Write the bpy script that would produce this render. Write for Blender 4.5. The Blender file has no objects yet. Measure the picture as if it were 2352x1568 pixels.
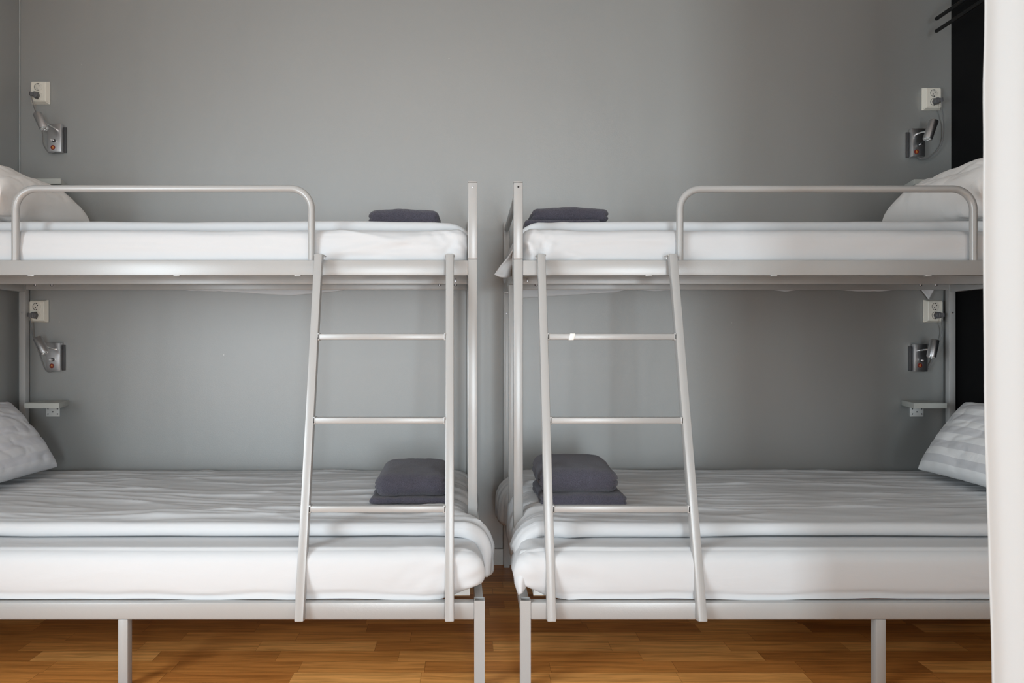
import bpy, bmesh, math, random
import numpy as np
from mathutils import Vector, Matrix, noise

random.seed(7)
C = bpy.context.scene.collection
F = 1568.0            # focal length in pixels of the 2352 x 1568 frame
VX, VY, EYE = 1075.0, 784.0, 1.04
WALL = 3.187          # distance of the back wall


def at(x, y, Y):
    """point of the room seen at pixel (x, y) at depth Y"""
    return Vector(((x - VX) * Y / F, Y, EYE - (y - VY) * Y / F))


# ------------------------------------------------------------------ materials
def new_mat(name):
    m = bpy.data.materials.new(name)
    m.use_nodes = True
    nt = m.node_tree
    b = nt.nodes['Principled BSDF']
    return m, nt, b


def simple(name, col, rough=0.5, metal=0.0, spec=0.5, bump=0.0, bscale=200.0, sheen=0.0):
    m, nt, b = new_mat(name)
    b.inputs['Base Color'].default_value = (*col, 1)
    b.inputs['Roughness'].default_value = rough
    b.inputs['Metallic'].default_value = metal
    b.inputs['Specular IOR Level'].default_value = spec
    if sheen:
        b.inputs['Sheen Weight'].default_value = sheen
    if bump:
        tc = nt.nodes.new('ShaderNodeTexCoord')
        n = nt.nodes.new('ShaderNodeTexNoise')
        n.inputs['Scale'].default_value = bscale
        n.inputs['Detail'].default_value = 3
        bp = nt.nodes.new('ShaderNodeBump')
        bp.inputs['Strength'].default_value = bump
        bp.inputs['Distance'].default_value = 0.002
        nt.links.new(tc.outputs['Object'], n.inputs['Vector'])
        nt.links.new(n.outputs['Fac'], bp.inputs['Height'])
        nt.links.new(bp.outputs['Normal'], b.inputs['Normal'])
    return m


def wall_mat():
    m, nt, b = new_mat('grey_wall_paint')
    tc = nt.nodes.new('ShaderNodeTexCoord')
    n = nt.nodes.new('ShaderNodeTexNoise')
    n.inputs['Scale'].default_value = 1.3
    n.inputs['Detail'].default_value = 4
    r = nt.nodes.new('ShaderNodeValToRGB')
    r.color_ramp.elements[0].position = 0.3
    r.color_ramp.elements[1].position = 0.7
    r.color_ramp.elements[0].color = (0.197, 0.205, 0.200, 1)
    r.color_ramp.elements[1].color = (0.214, 0.220, 0.212, 1)
    nt.links.new(tc.outputs['Object'], n.inputs['Vector'])
    nt.links.new(n.outputs['Fac'], r.inputs['Fac'])
    # sparse pale chips in the paint
    v = nt.nodes.new('ShaderNodeTexVoronoi')
    v.inputs['Scale'].default_value = 5.0
    nt.links.new(tc.outputs['Object'], v.inputs['Vector'])
    lt = nt.nodes.new('ShaderNodeMath'); lt.operation = 'LESS_THAN'
    lt.inputs[1].default_value = 0.012
    nt.links.new(v.outputs['Distance'], lt.inputs[0])
    mx = nt.nodes.new('ShaderNodeMix'); mx.data_type = 'RGBA'
    mx.inputs[7].default_value = (0.5, 0.5, 0.48, 1)
    nt.links.new(lt.outputs[0], mx.inputs[0])
    nt.links.new(r.outputs['Color'], mx.inputs[6])
    nt.links.new(mx.outputs[2], b.inputs['Base Color'])
    b.inputs['Roughness'].default_value = 0.52
    b.inputs['IOR'].default_value = 2.1
    b.inputs['Specular IOR Level'].default_value = 0.8
    # roller texture
    n2 = nt.nodes.new('ShaderNodeTexNoise')
    n2.inputs['Scale'].default_value = 260
    n2.inputs['Detail'].default_value = 3
    n3 = nt.nodes.new('ShaderNodeTexNoise')
    n3.inputs['Scale'].default_value = 2.2
    mp = nt.nodes.new('ShaderNodeMapping')
    mp.inputs['Scale'].default_value = (1.6, 1, 0.5)
    nt.links.new(tc.outputs['Object'], mp.inputs['Vector'])
    nt.links.new(mp.outputs['Vector'], n3.inputs['Vector'])
    nt.links.new(tc.outputs['Object'], n2.inputs['Vector'])
    b1 = nt.nodes.new('ShaderNodeBump')
    b1.inputs['Strength'].default_value = 0.22
    b1.inputs['Distance'].default_value = 0.001
    b2 = nt.nodes.new('ShaderNodeBump')
    b2.inputs['Strength'].default_value = 0.35
    b2.inputs['Distance'].default_value = 0.012
    nt.links.new(n2.outputs['Fac'], b1.inputs['Height'])
    nt.links.new(n3.outputs['Fac'], b2.inputs['Height'])
    nt.links.new(b2.outputs['Normal'], b1.inputs['Normal'])
    nt.links.new(b1.outputs['Normal'], b.inputs['Normal'])
    return m


def floor_mat():
    m, nt, b = new_mat('oak_parquet')
    N, L = nt.nodes, nt.links
    tc = N.new('ShaderNodeTexCoord')
    sp = N.new('ShaderNodeSeparateXYZ')
    L.new(tc.outputs['Object'], sp.inputs[0])

    def math_(op, a, bb=None):
        n = N.new('ShaderNodeMath'); n.operation = op
        for i, v in enumerate((a, bb)):
            if v is None:
                continue
            if isinstance(v, (int, float)):
                n.inputs[i].default_value = v
            else:
                L.new(v, n.inputs[i])
        return n.outputs[0]
    W, LEN = 0.074, 0.40
    ry = math_('DIVIDE', sp.outputs['Y'], W)
    row = math_('FLOOR', ry)
    fy = math_('FRACT', ry)
    wn = N.new('ShaderNodeTexWhiteNoise'); wn.noise_dimensions = '1D'
    L.new(row, wn.inputs['W'])
    rx = math_('ADD', math_('DIVIDE', sp.outputs['X'], LEN), math_('MULTIPLY', wn.outputs['Value'], 7.0))
    col = math_('FLOOR', rx)
    fx = math_('FRACT', rx)
    cb = N.new('ShaderNodeCombineXYZ')
    L.new(col, cb.inputs[0]); L.new(row, cb.inputs[1])
    wn2 = N.new('ShaderNodeTexWhiteNoise'); wn2.noise_dimensions = '3D'
    L.new(cb.outputs[0], wn2.inputs['Vector'])
    ramp = N.new('ShaderNodeValToRGB')
    e = ramp.color_ramp.elements
    e[0].position, e[0].color = 0.0, (0.46, 0.175, 0.040, 1)
    e[1].position, e[1].color = 1.0, (0.86, 0.43, 0.13, 1)
    k = e.new(0.5); k.color = (0.68, 0.29, 0.072, 1)
    L.new(wn2.outputs['Value'], ramp.inputs['Fac'])
    # grain along the strips
    off = N.new('ShaderNodeVectorMath'); off.operation = 'MULTIPLY_ADD'
    off.inputs[1].default_value = (3.1, 3.1, 3.1)
    L.new(wn2.outputs['Color'], off.inputs[0])
    mp = N.new('ShaderNodeMapping'); mp.inputs['Scale'].default_value = (3.0, 46, 1)
    L.new(tc.outputs['Object'], off.inputs[2])
    L.new(off.outputs[0], mp.inputs['Vector'])
    g = N.new('ShaderNodeTexNoise'); g.inputs['Scale'].default_value = 1.6
    g.inputs['Detail'].default_value = 6; g.inputs['Distortion'].default_value = 0.6
    L.new(mp.outputs[0], g.inputs['Vector'])
    gr = N.new('ShaderNodeValToRGB')
    gr.color_ramp.elements[0].position, gr.color_ramp.elements[0].color = 0.3, (0.66, 0.62, 0.56, 1)
    gr.color_ramp.elements[1].position, gr.color_ramp.elements[1].color = 0.62, (1.08, 1.06, 1.04, 1)
    L.new(g.outputs['Fac'], gr.inputs['Fac'])
    mx = N.new('ShaderNodeMix'); mx.data_type = 'RGBA'; mx.blend_type = 'MULTIPLY'
    mx.inputs[0].default_value = 1.0
    L.new(ramp.outputs['Color'], mx.inputs[6]); L.new(gr.outputs['Color'], mx.inputs[7])
    # joints
    ey = math_('LESS_THAN', fy, 0.018)
    ex = math_('LESS_THAN', fx, 0.004)
    joint = math_('MAXIMUM', ey, ex)
    mj = N.new('ShaderNodeMix'); mj.data_type = 'RGBA'; mj.blend_type = 'MULTIPLY'
    L.new(math_('MULTIPLY', joint, 0.55), mj.inputs[0])
    L.new(mx.outputs[2], mj.inputs[6]); mj.inputs[7].default_value = (0.3, 0.22, 0.15, 1)
    L.new(mj.outputs[2], b.inputs['Base Color'])
    b.inputs['Roughness'].default_value = 0.38
    b.inputs['Specular IOR Level'].default_value = 0.35
    bp = N.new('ShaderNodeBump'); bp.inputs['Strength'].default_value = 0.15
    bp.inputs['Distance'].default_value = 0.001
    L.new(g.outputs['Fac'], bp.inputs['Height'])
    L.new(bp.outputs['Normal'], b.inputs['Normal'])
    return m


def cloth_mat(name, col, stripes=None, dark=.8):
    m, nt, b = new_mat(name)
    N, L = nt.nodes, nt.links
    tc = N.new('ShaderNodeTexCoord')
    n = N.new('ShaderNodeTexNoise'); n.inputs['Scale'].default_value = 900
    L.new(tc.outputs['Object'], n.inputs['Vector'])
    bp = N.new('ShaderNodeBump'); bp.inputs['Strength'].default_value = 0.12
    bp.inputs['Distance'].default_value = 0.0006
    L.new(n.outputs['Fac'], bp.inputs['Height'])
    # small soft crumples
    n2 = N.new('ShaderNodeTexNoise'); n2.inputs['Scale'].default_value = 7
    n2.inputs['Detail'].default_value = 3; n2.inputs['Distortion'].default_value = 0.8
    mp = N.new('ShaderNodeMapping'); mp.inputs['Scale'].default_value = (0.55, 1.5, 1.5)
    L.new(tc.outputs['Object'], mp.inputs['Vector']); L.new(mp.outputs[0], n2.inputs['Vector'])
    b2 = N.new('ShaderNodeBump'); b2.inputs['Strength'].default_value = 0.22
    b2.inputs['Distance'].default_value = 0.012
    L.new(n2.outputs['Fac'], b2.inputs['Height']); L.new(b2.outputs['Normal'], bp.inputs['Normal'])
    L.new(bp.outputs['Normal'], b.inputs['Normal'])
    b.inputs['Base Color'].default_value = (*col, 1)
    b.inputs['Roughness'].default_value = 0.85
    b.inputs['Specular IOR Level'].default_value = 0.2
    if stripes:
        uv = N.new('ShaderNodeUVMap')
        sp = N.new('ShaderNodeSeparateXYZ'); L.new(uv.outputs[0], sp.inputs[0])
        mm = N.new('ShaderNodeMath'); mm.operation = 'MULTIPLY'; mm.inputs[1].default_value = stripes
        fr = N.new('ShaderNodeMath'); fr.operation = 'FRACT'
        gt = N.new('ShaderNodeMath'); gt.operation = 'GREATER_THAN'; gt.inputs[1].default_value = 0.5
        L.new(sp.outputs[0], mm.inputs[0]); L.new(mm.outputs[0], fr.inputs[0]); L.new(fr.outputs[0], gt.inputs[0])
        mx = N.new('ShaderNodeMix'); mx.data_type = 'RGBA'
        mx.inputs[6].default_value = (*col, 1)
        mx.inputs[7].default_value = (col[0] * dark, col[1] * dark, col[2] * (dark + .02), 1)
        L.new(gt.outputs[0], mx.inputs[0]); L.new(mx.outputs[2], b.inputs['Base Color'])
        ra = N.new('ShaderNodeMapRange'); ra.inputs[3].default_value = .85; ra.inputs[4].default_value = .5
        L.new(gt.outputs[0], ra.inputs[0]); L.new(ra.outputs[0], b.inputs['Roughness'])
    return m


def terry_mat():
    m, nt, b = new_mat('grey_terry')
    N, L = nt.nodes, nt.links
    tc = N.new('ShaderNodeTexCoord')
    n = N.new('ShaderNodeTexNoise'); n.inputs['Scale'].default_value = 450
    n.inputs['Detail'].default_value = 2
    L.new(tc.outputs['Object'], n.inputs['Vector'])
    r = N.new('ShaderNodeValToRGB')
    r.color_ramp.elements[0].position, r.color_ramp.elements[0].color = .25, (0.042, 0.040, 0.053, 1)
    r.color_ramp.elements[1].position, r.color_ramp.elements[1].color = .75, (0.115, 0.109, 0.138, 1)
    L.new(n.outputs['Fac'], r.inputs['Fac']); L.new(r.outputs['Color'], b.inputs['Base Color'])
    bp = N.new('ShaderNodeBump'); bp.inputs['Strength'].default_value = 0.9
    bp.inputs['Distance'].default_value = 0.003
    L.new(n.outputs['Fac'], bp.inputs['Height']); L.new(bp.outputs['Normal'], b.inputs['Normal'])
    b.inputs['Roughness'].default_value = 1.0
    b.inputs['Specular IOR Level'].default_value = 0.05
    b.inputs['Sheen Weight'].default_value = 0.25
    return m


M = {}
M['wall'] = wall_mat()
M['floor'] = floor_mat()
M['black'] = simple('black_wall_paint', (0.0045, 0.0045, 0.0048), .75, spec=.12)
M['white_wall'] = simple('white_wall_paint', (0.80, 0.80, 0.79), .8)
M['skirting'] = simple('pale_grey_skirting', (0.50, 0.50, 0.48), .45, bump=.05)
M['caulk'] = simple('corner_caulk', (0.34, 0.36, 0.36), .6)
M['steel'] = simple('light_grey_powder_coat', (0.365, 0.363, 0.356), .33, spec=1.0, bump=.08, bscale=300)
M['bolt'] = simple('zinc_bolt', (0.42, 0.42, 0.44), .3, metal=1)
M['alu'] = simple('brushed_aluminium', (0.56, 0.56, 0.57), .34, metal=1, bump=.1, bscale=500)
M['chrome'] = simple('polished_chrome', (0.8, 0.8, 0.8), .1, metal=1)
M['dark'] = simple('dark_plastic', (0.045, 0.045, 0.048), .5)
M['hole'] = simple('black_hole', (0.01, 0.01, 0.01), .8)
M['plug'] = simple('grey_plug', (0.10, 0.10, 0.105), .4)
M['cable'] = simple('grey_cable', (0.17, 0.17, 0.17), .45)
M['socket'] = simple('cream_plastic', (0.70, 0.675, 0.60), .28)
M['socket_in'] = simple('cream_plastic_recess', (0.62, 0.60, 0.54), .35)
M['shelf'] = simple('grey_shelf_laminate', (0.47, 0.48, 0.45), .5)
M['plate'] = simple('white_bracket', (0.68, 0.68, 0.66), .4)
M['red'] = simple('red_sticker', (0.17, 0.012, 0.010), .5)
M['amber'] = simple('amber_print', (0.85, 0.42, 0.08), .5)
M['glass'] = simple('lamp_lens', (0.85, 0.87, 0.87), .25, metal=.5)
M['rack'] = simple('black_metal', (0.006, 0.006, 0.006), .5, spec=.2)
M['sheet'] = cloth_mat('white_cotton', (0.60, 0.61, 0.622))
M['pillow'] = cloth_mat('white_pillow_cotton', (0.72, 0.70, 0.68))
M['stripe'] = cloth_mat('striped_satin_cotton', (0.79, 0.79, 0.79), stripes=5.5)
M['faint'] = cloth_mat('faintly_striped_cotton', (0.70, 0.705, 0.73), stripes=5.5, dark=.93)
M['curtain'] = cloth_mat('white_curtain_cotton', (0.84, 0.84, 0.83))
M['towel'] = terry_mat()


def translucent_curtain():
    m, nt, b = new_mat('curtain_fabric')
    N, L = nt.nodes, nt.links
    b.inputs['Base Color'].default_value = (.74, .75, .755, 1)
    b.inputs['Roughness'].default_value = .9
    b.inputs['Specular IOR Level'].default_value = .1
    t = N.new('ShaderNodeBsdfTranslucent'); t.inputs[0].default_value = (.8, .8, .78, 1)
    mx = N.new('ShaderNodeMixShader'); mx.inputs[0].default_value = .5
    L.new(b.outputs[0], mx.inputs[1]); L.new(t.outputs[0], mx.inputs[2])
    L.new(mx.outputs[0], N['Material Output'].inputs[0])
    return m


M['curtain'] = translucent_curtain()
M['board'] = simple('white_board', (0.70, 0.69, 0.66), .5)
M['raw'] = simple('raw_board_edge', (0.30, 0.19, 0.11), .7)
M['tape'] = simple('white_tape', (0.85, 0.84, 0.80), .6)


# ------------------------------------------------------------------ helpers
def obj(name, bm, m, parent=None, smooth=True, angle=40):
    me = bpy.data.meshes.new(name)
    bmesh.ops.recalc_face_normals(bm, faces=bm.faces)
    bm.to_mesh(me); bm.free()
    if smooth:
        me.shade_smooth()
        try:
            me.set_sharp_from_angle(angle=math.radians(angle))
        except Exception:
            pass
    for mm in (m if isinstance(m, (list, tuple)) else [m]):
        me.materials.append(mm)
    o = bpy.data.objects.new(name, me)
    C.objects.link(o)
    if parent is not None:
        o.parent = parent
        o.matrix_parent_inverse = Matrix.Translation(-Vector(parent.location))
        pass
    return o


def tag(o, label, cat, group=None):
    o['label'] = label; o['category'] = cat
    if group:
        o['group'] = group
    return o


def thing(name, loc, label, cat, group=None):
    o = bpy.data.objects.new(name, None)
    o.empty_display_size = .05
    o.location = loc
    C.objects.link(o)
    return tag(o, label, cat, group)


def struct(name, bm, m, parent=None, **k):
    o = obj(name, bm, m, parent, **k)
    if parent is None:
        o['kind'] = 'structure'
    return o


def box(lo, hi, bev=0.0, bm=None, seg=2, mi=0):
    bm = bm or bmesh.new()
    lo, hi = Vector(lo), Vector(hi)
    t = bmesh.new()
    bmesh.ops.create_cube(t, size=1)
    for v in t.verts:
        v.co = Vector(((lo[i] + hi[i]) / 2 + v.co[i] * (hi[i] - lo[i])) for i in range(3))
    if bev:
        bmesh.ops.bevel(t, geom=t.edges[:], offset=bev, segments=seg, affect='EDGES', profile=.5)
    return merge(bm, t, mi)


def merge(bm, t, mi=0):
    mp = {}
    for v in t.verts:
        mp[v] = bm.verts.new(v.co)
    for f in t.faces:
        try:
            nf = bm.faces.new([mp[v] for v in f.verts]); nf.material_index = mi
        except ValueError:
            pass
    t.free()
    return bm


def frame_of(d, up=Vector((0, 0, 1))):
    d = d.normalized()
    if abs(d.dot(up)) > .98:
        up = Vector((0, 1, 0))
    s = d.cross(up).normalized()
    return s, s.cross(d).normalized()


def sqbar(a, b, w, h, bev=.003, bm=None, up=(0, 0, 1), mi=0):
    """box-section bar from a to b, w across, h along 'up'"""
    bm = bm or bmesh.new()
    a, b = Vector(a), Vector(b)
    d = b - a
    s, u = frame_of(d, Vector(up))
    t = bmesh.new()
    bmesh.ops.create_cube(t, size=1)
    for v in t.verts:
        v.co = (a + b) / 2 + s * v.co.x * w + d * v.co.y + u * v.co.z * h
    if bev:
        bmesh.ops.bevel(t, geom=t.edges[:], offset=bev, segments=2, affect='EDGES', profile=.5)
    return merge(bm, t, mi)


def tube(pts, r, seg=14, bm=None, mi=0, cap=True, smooth_path=0):
    bm = bm or bmesh.new()
    pts = [Vector(p) for p in pts]
    if smooth_path:
        pts = catmull(pts, smooth_path)
    rings = []
    prev = None
    for i, p in enumerate(pts):
        if i == 0:
            d = pts[1] - p
        elif i == len(pts) - 1:
            d = p - pts[i - 1]
        else:
            d = (pts[i + 1] - p).normalized() + (p - pts[i - 1]).normalized()
        d.normalize()
        if prev is None:
            s, u = frame_of(d)
        else:
            s = (prev - d * prev.dot(d)).normalized(); u = s.cross(d).normalized()
        prev = s
        rr = r[i] if isinstance(r, (list, tuple)) else r
        rings.append([bm.verts.new(p + (s * math.cos(2 * math.pi * k / seg) + u * math.sin(2 * math.pi * k / seg)) * rr)
                      for k in range(seg)])
    for a, b in zip(rings, rings[1:]):
        for k in range(seg):
            f = bm.faces.new((a[k], a[(k + 1) % seg], b[(k + 1) % seg], b[k])); f.material_index = mi
    if cap:
        for rg in (rings[0], rings[-1]):
            f = bm.faces.new(rg); f.material_index = mi
    return bm


def catmull(pts, n):
    out = []
    P = [pts[0] * 2 - pts[1]] + pts + [pts[-1] * 2 - pts[-2]]
    for i in range(1, len(P) - 2):
        for k in range(n):
            t = k / n
            out.append(.5 * ((2 * P[i]) + (P[i + 1] - P[i - 1]) * t + (2 * P[i - 1] - 5 * P[i] + 4 * P[i + 1] - P[i + 2]) * t * t
                             + (3 * P[i] - P[i - 1] - 3 * P[i + 1] + P[i + 2]) * t ** 3))
    out.append(pts[-1])
    return out


def cyl(a, b, r, seg=20, bm=None, mi=0, bev=.15):
    """capped cylinder with softly turned rims"""
    a, b = Vector(a), Vector(b)
    d = b - a
    e = min(r * bev, d.length * .3)
    dn = d.normalized()
    return tube([a, a + dn * e * .3, a + dn * e, b - dn * e, b - dn * e * .3, b], [r - e, r - e * .3, r, r, r - e * .3, r - e], seg, bm, mi)


def axis_samples(lo, hi, r, step, k=5):
    n = max(2, int(round((hi - lo - 2 * r) / step)))
    a = [lo + r * math.sin(0) + r * (1 - math.cos(math.pi / 2 * i / k)) for i in range(k)]
    a = [lo + r * (i / k) for i in range(k)]
    mid = [lo + r + (hi - lo - 2 * r) * i / n for i in range(n + 1)]
    c = [hi - r + r * (i / k) for i in range(1, k + 1)]
    return a + mid + c


def soft_box(lo, hi, r, step, disp=None, mapf=None, bm=None, k=5, uv=False):
    """rounded cushion-like box on a dense lattice; disp(p, n) pushes along the normal, mapf(p) bends it"""
    bm = bm or bmesh.new()
    if not isinstance(step, (tuple, list)):
        step = (step,) * 3
    ax = [axis_samples(lo[i], hi[i], r, step[i], k) for i in range(3)]
    n = [len(a) for a in ax]
    idx = {}

    def vert(i, j, l):
        key = (i, j, l)
        if key in idx:
            return idx[key]
        q = Vector((ax[0][i], ax[1][j], ax[2][l]))
        inn = Vector(min(max(q[c], lo[c] + r), hi[c] - r) for c in range(3))
        d = q - inn
        nn = d.normalized() if d.length > 1e-9 else Vector((0, 0, 1))
        p = inn + nn * r
        if disp:
            p = p + nn * disp(p, nn)
        if mapf:
            p = mapf(p)
        v = bm.verts.new(p)
        idx[key] = v
        return v
    for l in (0, n[2] - 1):
        for i in range(n[0] - 1):
            for j in range(n[1] - 1):
                bm.faces.new((vert(i, j, l), vert(i + 1, j, l), vert(i + 1, j + 1, l), vert(i, j + 1, l)))
    for j in (0, n[1] - 1):
        for i in range(n[0] - 1):
            for l in range(n[2] - 1):
                bm.faces.new((vert(i, j, l), vert(i + 1, j, l), vert(i + 1, j, l + 1), vert(i, j, l + 1)))
    for i in (0, n[0] - 1):
        for j in range(n[1] - 1):
            for l in range(n[2] - 1):
                bm.faces.new((vert(i, j, l), vert(i, j + 1, l), vert(i, j + 1, l + 1), vert(i, j, l + 1)))
    return bm


def nz(x, y, z=0.0):
    return noise.noise(Vector((x, y, z)))


def ridge(x, y, z=0.0):
    return 1 - abs(noise.noise(Vector((x, y, z)))) * 2


def seg_crease(px, pz, a, b, w):
    ax_, az = a; bx, bz = b
    dx, dz = bx - ax_, bz - az
    L2 = dx * dx + dz * dz
    t = max(0, min(1, ((px - ax_) * dx + (pz - az) * dz) / L2))
    d2 = (px - ax_ - dx * t) ** 2 + (pz - az - dz * t) ** 2
    return math.exp(-d2 / (w * w)) * (math.sin(math.pi * min(1, max(0, .08 + .84 * t))))


def sm(a, b, x):
    t = max(0, min(1, (x - a) / (b - a)))
    return t * t * (3 - 2 * t)


# ------------------------------------------------------------------ setting
XL, XR, YB, ZC = -2.094, 2.256, -2.5, 2.9
struct('floor', box((XL - .1, YB - .1, -.1), (XR + .1, WALL + .1, 0)), M['floor'], smooth=False)
struct('ceiling', box((XL - .1, YB - .1, ZC), (XR + .1, WALL + .1, ZC + .1)), M['white_wall'], smooth=False)
struct('wall_back', box((XL - .1, WALL, 0), (XR + .1, WALL + .1, ZC)), M['wall'], smooth=False)
struct('wall_right', box((XR, 1.3, 0), (XR + .1, WALL, ZC)), M['black'], smooth=False)
struct('wall_side', box((XR, YB, 0), (XR + .1, 1.3, ZC)), M['white_wall'], smooth=False)
# a window behind the camera lights the room; the left wall window is an added fill
def window(name, a, b, z0, z1, along_x, at_):
    bm = bmesh.new()

    def bar(u0, u1, w0, w1, d0=.09, d1=.02):
        if along_x:
            box((u0, at_ - d0, w0), (u1, at_ - d1, w1), bm=bm)
        else:
            box((at_ - d0, u0, w0), (at_ - d1, u1, w1), bm=bm)
    bar(a, a + .05, z0, z1); bar(b - .05, b, z0, z1)
    bar(a + .05, b - .05, z0, z0 + .05); bar(a + .05, b - .05, z1 - .05, z1)
    bar((a + b) / 2 - .02, (a + b) / 2 + .02, z0 + .05, z1 - .05, .08, .03)
    struct(name, bm, M['white_wall'], smooth=False)


W1 = (.14, .88, .06, 1.65)
W2 = (-.75, .85, .35, 2.00)  # made-up left window, added so the right bed gets more light
bm = box((XL, YB - .1, 0), (W1[0], YB, ZC))
box((W1[1], YB - .1, 0), (XR, YB, ZC), bm=bm)
box((W1[0], YB - .1, 0), (W1[1], YB, W1[2]), bm=bm)
box((W1[0], YB - .1, W1[3]), (W1[1], YB, ZC), bm=bm)
struct('wall_front', bm, M['white_wall'], smooth=False)
window('window_1', *W1, True, YB)
window('added_fill_window', *W2, False, XL)
bm = box((XL - .1, YB, 0), (XL, W2[0], ZC))
box((XL - .1, W2[1], 0), (XL, WALL, ZC), bm=bm)
box((XL - .1, W2[0], 0), (XL, W2[1], W2[2]), bm=bm)
box((XL - .1, W2[0], W2[3]), (XL, W2[1], ZC), bm=bm)
struct('wall_left', bm, M['wall'], smooth=False)
struct('baseboard_back', box((XL, WALL - .014, 0), (XR, WALL, .076), .003), M['skirting'])
struct('trim_1', box((XL, WALL - .006, .076), (XL + .006, WALL, ZC), .002), M['caulk'])

# ------------------------------------------------------------------ bunk beds
YU, YR, YL = 2.34, 3.136, 2.035       # front faces: upper front, rear, lower front
PW = .032
ZU0, ZU1 = 1.267, 1.319               # upper rails
ZL0, ZL1 = .212, .262                 # lower rails
ZPT = 1.590


def hollow_leg(cx, y0, z0, z1, w, wall=.0025):
    bm = bmesh.new()
    x0, x1, y1 = cx - w / 2, cx + w / 2, y0 + w
    o = [(x0, y0), (x1, y0), (x1, y1), (x0, y1)]
    i = [(x0 + wall, y0 + wall), (x1 - wall, y0 + wall), (x1 - wall, y1 - wall), (x0 + wall, y1 - wall)]
    ob = [bm.verts.new((*p, z0)) for p in o]; ot = [bm.verts.new((*p, z1)) for p in o]
    it = [bm.verts.new((*p, z1)) for p in i]; ib = [bm.verts.new((*p, z1 - .12)) for p in i]
    for k in range(4):
        q = (k + 1) % 4
        bm.faces.new((ob[k], ob[q], ot[q], ot[k]))
        bm.faces.new((ot[k], ot[q], it[q], it[k]))
        bm.faces.new((it[k], it[q], ib[q], ib[k]))
    bm.faces.new(ib); bm.faces.new(ob)
    return bm


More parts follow.
